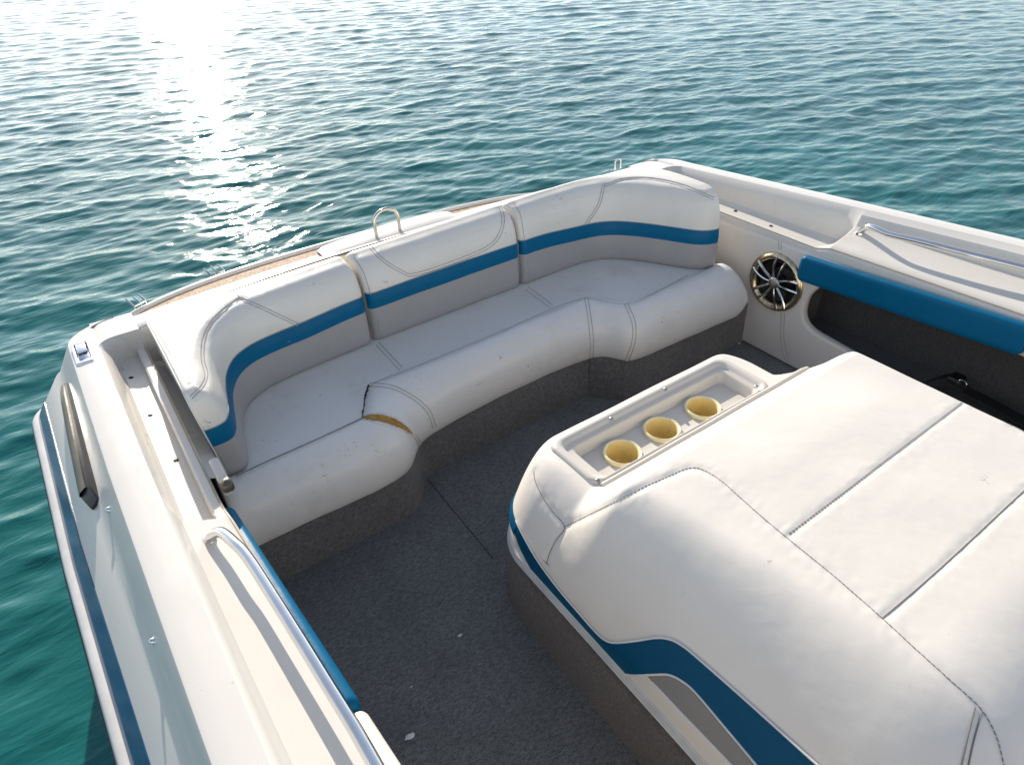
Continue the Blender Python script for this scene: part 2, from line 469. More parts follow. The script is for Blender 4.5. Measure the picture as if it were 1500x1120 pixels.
# ----------------------------------------------------------------------------
# the boat
# ----------------------------------------------------------------------------
XC = 1.04
boat = thing("motor_boat", "white open motor boat with blue stripe, dark carpet and sandy swim platform on the lake", "boat", (XC, 0.5, 0.0))
def sh(y): return 0.53 + 0.065 * (2.0 - max(y, -0.6)) if y > -0.6 else 0.699 + 0.02 * (-0.6 - y)
def taper(y):                                     # hull narrows towards the bow
    d = interp(y, [0.0, 0.65, 1.3, 1.95], [0.075, 0.035, 0.0, -0.018])
    if y < 0: d = 0.075 + 1.0 * (min(1, -y / 3.3)) ** 1.9 * 1.0
    return d
YEND = 2.085
def corner(y, k=1.0):
    if y <= 1.98: return 0.0
    c = min(1.0, (y - 1.98) / (YEND - 1.98)); return 0.12 * k * (1 - math.sqrt(max(0, 1 - c * c)))
def profile(y):
    S = sh(y); tp = taper(y); c = corner(y)
    hi = 1 - max(0.0, min(1.0, (y - 1.11) / 0.05))               # forward part of the side deck is higher
    rec = 0.0
    if 1.90 < y <= 1.95:
        q = (y - 1.90) / 0.05; rec = 0.05 * (1 - math.sqrt(max(0, 1 - q * q)))
    fill = y > 1.951
    P = [(-0.268 + tp + c, S - 0.200), (-0.257 + tp + c, S - 0.187), (-0.234 + tp + c, S - 0.157),
         (-0.183 + tp * .9 + c, S - 0.092), (-0.171 + tp * .8 + c, S - 0.084), (-0.152 + tp * .65 + c, S - 0.050),
         (-0.1275 + tp * .5 + c, S - 0.0085), (-0.1235 + tp * .5 + c, S - 0.0025), (-0.117 + tp * .5 + c, S), (-0.090 + tp * .5 + c * .8, S + 0.001), (-0.060 + tp * .4 + rec, S),
         (-0.0545 + tp * .4 + rec, S - 0.004)]
    lo_in = [(-0.046 + rec, S - 0.030), (-0.041 + rec, 0.472), (-0.034 + rec, 0.462), (-0.012 + rec * .5, 0.458), (0.012, 0.456), (0.0165, 0.455), (0.0185, 0.476), (0.023, 0.479), (0.038, 0.478), (0.044, 0.470), (0.045, 0.42)]
    z0 = 0.53 + 0.45 * (S - 0.59)
    hi_in = [(-0.048 + tp * .4, S - 0.014), (-0.040 + tp * .3, z0 + 0.010), (-0.030 + tp * .3, z0), (-0.008, z0 - 0.009), (0.008, z0 - 0.016), (0.016, z0 - 0.021), (0.021, z0 - 0.023), (0.026, z0 - 0.026), (0.038, z0 - 0.034), (0.044, z0 - 0.044), (0.045, 0.42)]
    for (a, b), (p, q) in zip(lo_in, hi_in):
        if fill: P.append((a, S - 0.001))
        else: P.append((a + (p - a) * hi, b + (q - b) * hi))
    return P
ys = sorted(set([round(y, 4) for y in list(np.linspace(-0.9, 1.09, 30)) + list(np.linspace(1.10, 1.17, 9)) + list(np.linspace(1.2, 1.88, 14))
                 + list(1.90 + 0.05 * np.sin(np.linspace(0, math.pi / 2, 9))) + [1.106, 1.11, 1.114, 1.156, 1.16, 1.164, 1.952, 1.97, 1.98] + list(1.98 + (YEND - 1.98) * np.sin(np.linspace(0.15, math.pi / 2, 10)))]))
def rshift(y, i):                                  # the right gunwale stands a little further out
    k = 0.035 + 0.06 * max(0.0, min(1.0, (1.9 - y) / 1.25))
    return k if i < 12 else k * max(0.0, (19 - i) / 8.0)
def mirror(x, i, y): return 2 * XC - x + rshift(y, i)
def side_rows(left):
    rows = []
    for y in ys:
        P = profile(y)
        rows.append([Vector(((x + 0.06 * max(0, 1.2 - max(y, 0)) * min(1, max(0, (i - 12) / 6.0))) if left else mirror(x, i, y), y, z)) for i, (x, z) in enumerate(P)])
    last = rows[-1]
    rows.append([Vector((p.x, p.y, min(p.z, -0.3))) for p in last])
    return rows
deckL = MB().grid(side_rows(True)); deckR = MB().grid(side_rows(False))
deckL.build("side_deck", 'gel', boat, angle=28); deckR.build("side_deck", 'gel', boat, angle=28)
BV_DL, BV_DR = deckL.bvh(), deckR.bvh()

# tan sealant line along the inner lip
for left in (True, False):
    ln = [r[-3] + Vector((0.0012 if left else -0.0012, 0, 0.0006)) for r in side_rows(left) if -0.7 < r[0].y < 1.94]
    MB().tube(ln, 0.0016, 6).build("sealant_line", 'sealant', boat)

# hull below the rub rail
rows = []
for y in [YEND, 2.0, 1.5, 1.0, 0.5, 0.0, -0.4, -0.9, -1.4, -1.9, -2.4, -2.8, -3.15, -3.3]:
    tp = taper(y); S = sh(y); c = corner(y); k = max(0.0, 1 - (max(0, -y) / 3.3) ** 2.2)
    half = XC + 0.268 - tp - c
    sec = [(half, S - 0.20), (half - 0.02 * k, 0.16), (half - 0.07 - .1 * (1 - k), -0.05), (half * 0.80, -0.22), (0.0, -0.22 - 0.23 * k)]
    rows.append([Vector((XC - a, y, z)) for a, z in sec] + [Vector((XC + a + rshift(y, 0) * min(1, a), y, z)) for a, z in sec[::-1][1:]])
MB().grid(rows).build("hull", 'hull', boat, angle=35)
# foredeck and dash, ahead of the cockpit
rows = []
for y in np.linspace(-0.905, -3.3, 14):
    half = XC + 0.268 - taper(y); z = sh(y)
    rows.append([Vector((XC + half * t + (rshift(y, 0) * max(0, t)), y, z - 0.20 * (abs(t) > 0.99) + 0.05 * (1 - t * t))) for t in np.linspace(-1, 1, 15)])
MB().grid(rows).build("foredeck", 'gel', boat)
MB().box((XC, -0.93, 0.36), 2.0, 0.04, 0.72, bev=0.01).build("dash_panel", 'vinyl_panel', boat)

# rub rail and painted stripe follow the hull
def along(fn, left, y0=-0.9, y1=YEND, n=60):
    yy = list(np.linspace(y0, 1.97, n)) + list(1.98 + (YEND - 1.98) * np.sin(np.linspace(0.05, math.pi / 2, 12)))
    return [[Vector((x if left else mirror(x, 0, y), y, z)) for x, z in fn(y)] for y in yy]
for left in (True, False):
    def rail(y):
        S = sh(y); b = taper(y) + corner(y)
        return [(-0.262 + b, S - 0.215), (-0.273 + b, S - 0.212), (-0.279 + b, S - 0.203), (-0.278 + b, S - 0.196), (-0.273 + b, S - 0.190), (-0.266 + b, S - 0.188), (-0.257 + b, S - 0.189)]
    rr = MB().grid(along(rail, left)).build("rub_rail", 'rubwhite', boat)
    def edge(y):
        S = sh(y); b = taper(y) + corner(y)
        return [(-0.266 + b, S - 0.226), (-0.280 + b, S - 0.222), (-0.284 + b, S - 0.212), (-0.279 + b, S - 0.203)]
    MB().grid(along(edge, left)).build("rail_insert", 'rubber', rr)
    def strp(y):
        S = sh(y); b = taper(y) + corner(y)
        return [(-0.2590 + b, S - 0.1875), (-0.2550 + b, S - 0.1815), (-0.2490 + b, S - 0.1735), (-0.2385 + b, S - 0.1600), (-0.2290 + b, S - 0.1475), (-0.2275 + b, S - 0.1490)]
    MB().grid(along(strp, left)).build("hull_stripe", 'stripe', boat)

# transom coaming
def ytr(x): return 2.058 + 0.062 * (1 - ((x - XC) / 1.1) ** 2)
def crown(x): return 0.007 * max(0, 1 - ((x - XC) / 0.995) ** 2)
def ztr(x): return sh(2.0) + crown(x)
rows = []
for x in np.linspace(0.0448, 2.0352, 60):
    yo = ytr(x); yi = 1.9515 + 0.036 * max(0, 1 - ((x - XC) / 0.995) ** 2); c_ = crown(x) - 0.001; ci = 0.026 * max(0, 1 - ((x - XC) / 0.995) ** 4)
    rows.append([Vector((x, a, b)) for a, b in ((yi, 0.38), (yi, sh(yi) + ci - 0.012), (yi + 0.002, sh(yi) + ci - 0.004), (yi + 0.008, sh(yi) + ci - 0.001), (yi + 0.05, sh(yi + .05) + c_ + (ci - c_) * 0.5), (yo - 0.03, sh(yo) + c_), (yo - 0.012, sh(yo) + c_ - 0.002), (yo - 0.002, sh(yo) + c_ - 0.012), (yo, sh(yo) + c_ - 0.03), (yo, 0.1), (yo - 0.03, -0.3))])
coam = MB().grid(rows); coam.build("transom", 'gel', boat, angle=50); BV_C = coam.bvh()
# raised pad on the coaming
rows = []
for x in np.linspace(0.64, 1.16, 26):
    e = math.sqrt(max(0.0, 1 - abs((x - 0.90) / 0.26) ** 4)); yo = ytr(x) + 0.024 * e; z = ztr(x)
    rows.append([Vector((x, a, b)) for a, b in ((2.035, z - 0.01), (2.038, z + 0.001 + 0.005 * e), (2.05, z + 0.002 + 0.007 * e), (yo - 0.012, z + 0.001 + 0.007 * e), (yo - 0.003, z + 0.003 * e), (yo + 0.001, z - 0.012), (yo - 0.002, z - 0.06))])
MB().grid(rows).build("hatch_pad", 'gel', boat, angle=50)
# gasket behind the backrests
MB().tube([Vector((x, 1.9505 + 0.036 * (1 - ((x - XC) / 0.995) ** 2), sh(1.95) + 0.026 * (1 - ((x - XC) / 0.995) ** 4) + 0.0005)) for x in np.linspace(0.07, 1.93, 50)], 0.0042, 6).build("gasket", 'gasket', boat)
# lifting ring and eye
def ring(c, rx, rz, r, t=16, lean=0.0):
    c = Vector(c); pts = [c + Vector((-rx, 0, -0.02))] + [c + Vector((-rx * math.cos(a), 0.02 * lean * math.sin(a), rz * 0.42 + rz * 0.58 * math.sin(a))) for a in np.linspace(0, math.pi, t)] + [c + Vector((rx, 0, -0.02))]
    return MB().tube(pts, r, 10)
ring((0.885, 2.062, 0.568), 0.045, 0.066, 0.0062).build("lifting_ring", 'steel', boat)
ring((1.985, 2.095, 0.540), 0.016, 0.022, 0.0038).build("tow_eye", 'chrome', boat)

# swim platform
def yplat(x):
    t = (x - 1.02) / 1.07; return 2.50 + 0.29 * (max(0, 1 - abs(t) ** 3.4)) ** 0.5
ZP = 0.25
xs = 1.02 + 1.07 * np.sin(np.linspace(-math.pi / 2, math.pi / 2, 60))
plat = MB(); lip = MB(); R1 = []; R2 = []
for x in xs:
    yo = yplat(x)
    R1.append([Vector((x, 2.06 + (yo - 0.028 - 2.06) * t, ZP)) for t in np.linspace(0, 1, 8)])
    R2.append([Vector((x + (x - 1.02) * 0.0, yo + a, ZP + b)) for a, b in ((-0.034, -0.004), (-0.030, 0.006), (-0.018, 0.011), (-0.006, 0.008), (0.0, -0.004), (0.0, -0.05), (-0.05, -0.06))])
pl = plat.grid(R1).build("swim_platform", 'tan', boat)
lip.grid(R2).build("platform_edge", 'gel', pl)
for grp in ((((196, 449), (190, 436)), ((206, 444), (201, 434)), ((213, 440), (206, 430))), (((309, 404), (300, 390)), ((319, 400), (309, 387)), ((328, 396), (318, 387)))):
    prong = MB(); ends = []
    for (u, v), (u2, v2) in grp:
        a = onz(u, v, ZP + 0.005); b = a + Vector((-0.015, 0.03, 0.026 if (v2 - v) < -11 else 0.020)); ends.append(a)
        prong.tube([a - Vector((0, 0, 0.02)), a, a.lerp(b, .6), b], [0.0045, 0.0045, 0.004, 0.0035], 7)
    prong.tube(ends, 0.004, 7)
    prong.build("ladder_fitting", 'chrome', pl)

# floor, seat riser, side linings
fl = MB(); fl.grid([[Vector((x, y, 0.0)) for x in np.linspace(0.03, 2.06, 20)] for y in np.linspace(-0.92, 1.95, 24)])
fl.build("carpet_floor", 'carpet', boat); BV_F = fl.bvh()
seamf = drape([BV_F], [(627, 702), (660, 743), (697, 787), (722, 818)], 4, True, 0.0006)
MB().tube([p for p in seamf], 0.0011, 6).build("floor_hatch_seam", 'hole', boat)
fp = cr([(0.03, 1.334, 0), (0.30, 1.336, 0), (0.47, 1.338, 0), (0.525, 1.345, 0), (0.565, 1.37, 0), (0.600, 1.415, 0), (0.632, 1.448, 0), (0.70, 1.455, 0), (1.00, 1.460, 0), (1.28, 1.464, 0), (1.315, 1.452, 0), (1.38, 1.375, 0), (1.42, 1.360, 0), (1.70, 1.362, 0), (2.045, 1.364, 0)], 6)
ris = MB(); ris.grid([[Vector((p.x, p.y - 0.0 + o, z)) for z, o in ((-0.01, 0), (0.008, 0.0), (0.09, 0.003), (0.172, 0.006), (0.178, 0.03), (0.178, 0.45))] for p in fp])
ris.build("seat_riser", 'carpet2', boat)
MB().grid([[Vector((x, y, 0.425 - (x - 0.045) * 0.5)) for x in (0.0452, 0.078)] for y in (1.34, 1.5, 1.95)]).build("bounce_flange", 'gel', boat)  # pale floor added in the gap to bounce light onto the cushion end
MB().grid([[Vector((0.046 + 0.06 * max(0, 1.2 - max(y, 0)), y, z)) for z in (0, 0.2, 0.42)] for y in (-0.92, 0, 1.2, 1.95)]).build("side_lining", 'vinyl_panel', boat)

# right side lining: padded panel with speaker hole and storage opening
XP = 2.03
def ptop(y): return 0.452 + 0.018 * (1.55 - y)
outline = [(1.96, 0.003), (-0.9, 0.003)] + [(y, ptop(y)) for y in np.linspace(-0.9, 1.96, 12)]
op = [(1.142, 0.262), (1.138, 0.228), (1.120, 0.200), (1.085, 0.184), (1.03, 0.178), (0.98, 0.174), (0.90, 0.168), (0.80, 0.166), (0.6, 0.163), (0.4, 0.160), (0.1, 0.157), (-0.2, 0.155), (-0.45, 0.153), (-0.58, 0.152), (-0.64, 0.165), (-0.68, 0.26), (-0.66, 0.37), (-0.60, 0.398), (-0.5, 0.40), (-0.2, 0.40), (0.1, 0.40), (0.4, 0.40), (0.7, 0.398), (0.86, 0.396), (0.96, 0.390), (1.05, 0.378), (1.098, 0.358), (1.125, 0.325), (1.138, 0.295)]
opd = [(p.x, p.y) for p in cr([(a, b, 0) for a, b in op] + [(op[0][0], op[0][1], 0)], 4)][:-1]
SPK = (1.272, 0.306)
hole = [(SPK[0] + 0.088 * math.cos(t), SPK[1] + 0.088 * math.sin(t)) for t in np.linspace(0, 2 * math.pi, 36, endpoint=False)]
pan = plate(outline, [opd, hole], 0.036, 0.012, lambda a, b, d: (XP + 0.018 + d, a, b))
pan.build("side_lining", 'vinyl_panel', boat, angle=60)
BV_P = pan.bvh()
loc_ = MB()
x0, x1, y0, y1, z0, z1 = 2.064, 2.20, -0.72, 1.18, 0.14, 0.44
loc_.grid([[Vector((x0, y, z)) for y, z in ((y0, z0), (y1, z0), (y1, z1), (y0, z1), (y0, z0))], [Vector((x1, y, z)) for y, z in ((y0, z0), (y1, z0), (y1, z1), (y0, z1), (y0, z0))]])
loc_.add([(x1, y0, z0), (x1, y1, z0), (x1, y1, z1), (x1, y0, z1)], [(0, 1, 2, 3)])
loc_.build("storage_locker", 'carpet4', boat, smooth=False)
st = (boat, 'thread_l')
stitch(st, [BV_P], [(1142, 349), (1143, 366)], 0.0011, 4, False, False)
stitch(st, [BV_P], [(1147, 458), (1146, 490), (1150, 518), (1156, 531)], 0.0011, 5, False)

# blue bolsters on both sides
def bolster(left, ya, yb, mat):
    def zt(y): return 0.452 + (1.184 - y) * 0.0735
    out = rrect(yb, ya, 0.0, 0.094, 0.020)
    m = plate(out, [], 0.046, 0.017, lambda a, b, d: ((XP - 0.012 - d * 0.62) if not left else (0.044 + 0.06 * max(0, 1.2 - a) + d * 0.8), a, zt(a) - 0.094 + b * 1.0))
    return m.build("side_bolster", mat, boat, angle=60)
bolster(False, 1.186, 0.474, 'vinyl_blue'); bolster(False, 0.470, -0.6, 'vinyl')
bolster(True, 1.205, 0.602, 'vinyl_blue'); bolster(True, 0.598, -0.6, 'vinyl')
# worn end bracket with its screw
br = MB().box((0.066, 1.268, 0.476), 0.022, 0.11, 0.028, bev=0.005).build("bolster_bracket", 'gel_tray', boat)
MB().box((0.068, 1.222, 0.484), 0.026, 0.030, 0.026, bev=0.008).lathe((0.070, 1.215, 0.495), (0.25, -0.5, 1), [(0.0001, 0.006), (0.004, 0.006), (0.008, 0.004), (0.008, -0.002)], 12).build("bracket_screw", 'bronze', br)

# speaker
spk = MB().lathe((XP, *SPK), (-1, 0, 0), [(0.082, -0.03), (0.083, 0.000), (0.089, 0.010), (0.100, 0.014), (0.108, 0.011), (0.113, 0.003), (0.113, -0.002)], 56).build("speaker", 'brass', boat)
MB().lathe((XP, *SPK), (-1, 0, 0), [(0.0001, -0.030), (0.030, -0.034), (0.045, -0.04), (0.068, -0.018), (0.074, -0.010), (0.080, -0.012), (0.087, -0.02)], 48).build("speaker_cone", 'cone', spk)
for k in range(5):
    base = math.radians(90 + 72 * k + 2)
    for s in (-1, 1):
        pts = []
        for t in np.linspace(0, 1, 7):
            r = 0.020 + 0.080 * t; a = base + s * (0.20 - 0.02 * t + 0.10 * (t - 0.5) ** 2) + 0.07 * math.sin(t * 2.2)
            a = base + s * (0.34 - 0.16 * t) + 0.10 * t * t
            pts.append(Vector((XP - 0.010 - 0.004 * math.sin(t * 3.1), SPK[0] + r * math.cos(a), SPK[1] + r * math.sin(a))))
        MB().tube(pts, [0.0044, 0.0049, 0.0053, 0.0056, 0.0059, 0.0062, 0.0066], 8).build("spoke", 'chrome', spk)
MB().lathe((XP - 0.006, *SPK), (-1, 0, 0), [(0.0001, 0.012), (0.010, 0.0115), (0.018, 0.010), (0.0225, 0.007), (0.024, 0.0), (0.022, -0.03)], 24).build("hub", 'pitted', spk)

# grab rails
def grab(pts, r): return MB().tube(cr(pts, 10), r, 14)
FT = [hit([BV_DL, BV_DR], 305, 789)[0], hit([BV_DL, BV_DR], 1259, 341)[0]]
for ft in FT: MB().lathe(ft, (0, 0.1, 1), [(0.0001, 0.006), (0.010, 0.006), (0.0135, 0.003), (0.0145, -0.004)], 18).build("rail_foot", 'chrome', boat)
grab([FT[1] + Vector((0, 0, -0.004)), FT[1] + Vector((-0.006, -0.010, 0.016)), FT[1] + Vector((-0.030, -0.045, 0.044)), (2.112, 0.97, 0.574), (2.118, 0.88, 0.581), (2.128, 0.76, 0.586), (2.148, 0.58, 0.592), (2.158, 0.35, 0.60), (2.16, 0.0, 0.61), (2.15, -0.2, 0.60), (2.165, -0.28, 0.56)], 0.0100).build("grab_rail", 'chrome', boat)
grab([FT[0] + Vector((0, 0, -0.004)), FT[0] + Vector((0.006, -0.008, 0.012)), FT[0] + Vector((0.024, -0.030, 0.030)), (0.030, 0.968, 0.564), (0.039, 0.92, 0.567), (0.047, 0.82, 0.570), (0.060, 0.62, 0.574), (0.068, 0.45, 0.58), (0.068, 0.1, 0.60), (0.060, -0.2, 0.60), (0.02, -0.28, 0.565)], 0.0100).build("grab_rail", 'chrome', boat)

# small fittings on the side decks
def at(u, v): return hit([BV_DL, BV_DR, BV_C], u, v)
for u, v in ((192, 553), (220, 608), (258, 674)):
    h = at(u, v); MB().disc(h[0], h[1], 0.0062, 0.0012).build("screw_hole", 'hole', boat)
for u, v in ((1077, 309), (1129, 331)):
    h = at(u, v); MB().disc(h[0], h[1], 0.0070, 0.0025).build("screw_head", 'rubber', boat)
for u, v, r in ((215, 637, 0.0035), (216, 649, 0.004), (229, 678, 0.002)):
    h = at(u, v); MB().disc(h[0], h[1], r, 0.0006).build("yellow_stain", 'stain', boat)
for u, v in ((160, 746), (225, 938)):
    h = at(u, v); MB().lathe(h[0], h[1], [(0.0001, 0.0075), (0.0030, 0.0068), (0.0048, 0.0045), (0.0054, 0.0015), (0.0070, 0.0010), (0.0074, -0.003)], 18).build("snap_stud", 'chrome', boat)
# air vent on the outer slope
va, vb = at(98, 562), at(143, 738)
ax_y = (vb[0] - va[0]).normalized(); nn = Vector((-0.72, 0, 0.69)); ax_x = ax_y.cross(nn).normalized(); nn = ax_x.cross(ax_y).normalized()
Lv = (vb[0] - va[0]).length
def vrow(t, w0, h): return va[0] + ax_y * (Lv * t) + ax_x * w0 + nn * h
rows = []
for t, hw, hh in ((0.0, 0.004, 0.002), (0.03, 0.010, 0.010), (0.15, 0.015, 0.016), (0.5, 0.017, 0.020), (0.93, 0.018, 0.022), (1.0, 0.015, 0.006)):
    rows.append([vrow(t, -hw, -0.02), vrow(t, -hw, hh * 0.8), vrow(t, -hw * .8, hh), vrow(t, hw * .8, hh), vrow(t, hw, hh * .8), vrow(t, hw, -0.02)])
vm = MB().grid(rows); vm.f += [(0, 1, 2, 3, 4, 5), tuple(30 + i for i in range(6))]
vent = vm.build("air_vent", 'black', boat, angle=25)
rows = []
for t in np.linspace(0.02, 0.93, 14):
    hw = interp(t, [0, .15, .93], [0.005, 0.0115, 0.0145]); hh = interp(t, [0, 0.03, .15, .5, .93], [0.004, .0115, .0175, .0215, .0235]) + 0.001
    rows.append([vrow(t, -hw + .004, hh - 0.003), vrow(t, -hw + .004, hh), vrow(t, 0.006, hh + .003), vrow(t, hw, hh), vrow(t, hw, hh - 0.003)])
MB().grid(rows).build("vent_strip", 'bronze', vent)
# pop-up cleat
ch = at(121, 518); cx, cy, cz = ch[0]
cle = plate(rrect(-0.021, 0.021, -0.062, 0.062, 0.009), [rrect(-0.013, 0.016, -0.044, 0.050, 0.004)], 0.010, 0.0035, lambda a, b, d: (cx + a, cy + b - 0.005, cz + 0.003 + d)).build("pop_up_cleat", 'chrome', boat)
MB().box((cx + 0.0015, cy - 0.024, cz + 0.001), 0.027, 0.042, 0.003, bev=0.001).build("cleat_recess", 'cleatblue', cle)
MB().box((cx + 0.0015, cy + 0.022, cz + 0.005), 0.024, 0.050, 0.006, bev=0.002).build("cleat_bar", 'chrome', cle)

# ----------------------------------------------------------------------------
# backrest cushions
# ----------------------------------------------------------------------------
ZS = 0.335
TZ = [(0.330, 0.016), (0.338, 0.004), (0.36, 0.0), (0.40, -0.001), (0.452, 0.002), (0.478, 0.0020), (0.505, 0.007), (0.530, 0.0105), (0.552, 0.0175), (0.570, 0.028), (0.584, 0.043), (0.593, 0.063), (0.597, 0.090)]
TZ = [(float(np.interp(k / 3, range(len(TZ)), [a for a, b in TZ])), float(p.x)) for k, p in enumerate(cr([(b, 0, 0) for a, b in TZ], 3))]
I_LO, I_HI, NT = 12, 18, 20
def ztop_add(x): return -0.004 + 0.030 * x / 1.9
def bandshift(x): return -0.013 * (1 - sstep(0.40, 0.64, x)) - 0.020 * sstep(1.30, 1.58, x)
def backrest(label, path, r0, r1, yrear=1.915, lean=False, seams=()):
    """path runs left to right along the foot of the front face"""
    t = thing("backrest_cushion", label, "cushion", (path[len(path) // 2][0], 1.8, ZS), "backrest cushions along the stern bench")
    C = cr([(a, b, 0) for a, b in path], 14)
    L = [0]
    for a, b in zip(C, C[1:]): L.append(L[-1] + (b - a).length)
    N = int(L[-1] / 0.009); tot = L[-1]; ss = sorted(set(list(np.linspace(0, tot, N)) + [0.002, 0.005, 0.01, tot - 0.002, tot - 0.005, tot - 0.01]))
    sec = []
    for s in ss:
        def P(q):
            q = max(0, min(tot, q)); return Vector((np.interp(q, L, [c.x for c in C]), np.interp(q, L, [c.y for c in C]), 0))
        p = P(s); tg = (P(s + 0.02) - P(s - 0.02)).normalized(); n = Vector((tg.y, -tg.x, 0))     # towards the seat
        gl = (1 - sstep(0.08, 0.20, p.x)) if lean else 0.0
        e = 0.0
        for d, r in ((s, r0), (tot - s, r1)):
            if d < r: e = max(e, r * (1 - math.sqrt(max(0, 1 - (1 - d / r) ** 2))))
        F = []
        for z, off in TZ:
            zz = z if z < 0.52 else z + ztop_add(p.x) * (z - 0.52) / 0.075
            zz += bandshift(p.x) * max(0.0, 1 - abs(z - 0.478) / 0.09) ** 0.5
            wob = 0.0016 * noise.noise(Vector((p.x * 9, p.y * 9, z * 11)))
            zz -= e * max(0, (z - 0.5) / 0.095)
            q = p - n * (off * (1 - 0.55 * gl) + e + wob); q.x += gl * (0.017 - 0.10 * (zz - 0.34)); F.append(Vector((q.x, min(q.y, yrear - 0.01), zz)))
        zt = F[-1].z; T = []
        for k in range(1, NT):
            w_ = k / NT; q = F[-1].lerp(Vector((F[-1].x, yrear, zt)), w_)
            T.append(Vector((q.x, q.y, zt + 0.005 * math.sin(math.pi * w_) - 0.022 * w_ * w_)))
        xr = F[-1].x
        T += [Vector((xr, yrear - 0.004, zt - 0.026)), Vector((xr, yrear, zt - 0.034)), Vector((xr, yrear, 0.45)), Vector((xr, yrear, 0.33))]
        sec.append((F, T))
    def band(i0, i1, top=False, rear_close=False):
        mb = MB(); rows = []
        for F, T in sec: rows.append(F[i0:i1 + 1] + (T if top else []))
        mb.grid(rows)
        return mb
    up = band(I_HI, len(TZ) - 1, True); st_ = band(I_LO, I_HI); low = band(0, I_LO)
    if seams: groove(up, [up.bvh()], seams, 0.0030, 0.0085, 0.0005)
    up.build("upper_panel", 'vinyl', t, angle=55)
    sb = st_.build("stripe_band", 'vinyl_blue', t, angle=55)
    low.build("lower_panel", 'vinyl_grey', t, angle=55)
    for F, T in (sec[0], sec[-1]):
        mb = MB(); x = T[-1].x
        mb.grid([[f.lerp(Vector((x, yrear, f.z - 0.03 * max(0, (f.z - 0.5) / 0.1))), k / 8.0) for k in range(9)] for f in F])
        zt = F[-1].z; mb.add([F[-1]] + T[:NT] + [Vector((x, yrear, zt - 0.03))], [tuple(range(NT + 2))])
        mb.build("end_panel", 'vinyl', t, angle=55)
    pp = MB().tube([F[I_HI] + Vector((0, -0.0006, 0)) for F, T in sec], 0.0016, 6)
    pp.build("piping", 'thread_l', t)
    return t, [up.bvh(), st_.bvh(), low.bvh()], sec
SEAM_L = [[(352, 437), (330, 452), (310, 472), (298, 498), (297, 527), (302, 547), (296, 565), (280, 582)], [(352, 437), (393, 455), (437, 476)]]
SEAM_M = [[(543, 362), (560, 380), (587, 397), (607, 402), (667, 383), (713, 363), (730, 347), (737, 323), (733, 304)], [(519, 377), (533, 400), (543, 432)]]
SEAM_R = [[(885, 268), (877, 300), (858, 329)], [(886, 272), (913, 263), (953, 262), (1000, 272), (1046, 291)], [(754, 299), (763, 317), (768, 350)]]
pL = [(0.073, 1.425), (0.105, 1.424), (0.130, 1.433), (0.147, 1.460), (0.160, 1.505), (0.174, 1.565), (0.196, 1.635), (0.232, 1.692), (0.285, 1.727), (0.36, 1.744), (0.45, 1.752), (0.55, 1.760), (0.652, 1.766)]
pM = [(0.662, 1.768), (0.80, 1.772), (1.00, 1.777), (1.15, 1.780), (1.248, 1.781)]
pR = [(1.258, 1.781), (1.36, 1.784), (1.46, 1.785), (1.54, 1.782), (1.60, 1.768), (1.655, 1.735), (1.705, 1.680), (1.745, 1.620), (1.785, 1.550), (1.815, 1.500), (1.845, 1.470), (1.880, 1.455), (1.905, 1.452)]
bL, TL, secL = backrest("white backrest cushion curving forward beside the left gunwale, chrome cleat behind it", pL, 0.006, 0.022, lean=True, seams=SEAM_L)
bM, TM, secM = backrest("short straight white backrest cushion in front of the steel lifting ring", pM, 0.022, 0.022, seams=SEAM_M)
bR, TR, secR = backrest("white backrest cushion curving forward beside the round speaker", pR, 0.022, 0.012, seams=SEAM_R)
stitch((bL, 'thread_l'), TL, [(352, 437), (330, 452), (310, 472), (298, 498), (297, 527), (302, 547), (296, 565), (280, 582)], 0.0011, 4.5, False)
stitch((bL, 'thread_l'), TL, [(352, 437), (393, 455), (437, 476)], 0.0011, 4.0, False)
stitch((bL, 'thread_l'), TL, [(345, 428), (352, 437)], 0.0011, 0, False)
stitch((bM, 'thread_l'), TM, [(543, 362), (560, 380), (587, 397), (607, 402), (667, 383), (713, 363), (730, 347), (737, 323), (733, 304)], 0.0011, 4.0, False)
stitch((bM, 'thread_l'), TM, [(519, 377), (533, 400), (543, 432)], 0.0011, 0, False); stitch((bM, 'thread_l'), TM, [(553, 458), (557, 494)], 0.0011, 0, False)
stitch((bR, 'thread_l'), TR, [(885, 268), (877, 300), (858, 329)], 0.0012, 3.5, False)
stitch((bR, 'thread_l'), TR, [(886, 272), (913, 263), (953, 262), (1000, 272), (1046, 291)], 0.0011, 3.5, False)
stitch((bR, 'thread_l'), TR, [(754, 299), (763, 317), (768, 350)], 0.0011, 0, False); stitch((bR, 'thread_l'), TR, [(772, 380), (776, 408)], 0.0011, 0, False)
# piped end edges
for t, sec, i in ((bL, secL, 0), (bR, secR, -1)):
    F, T = sec[i]
    MB().tube(F[::3] + T[:NT:3], 0.0032, 7).build("edge_piping", 'piping', t)

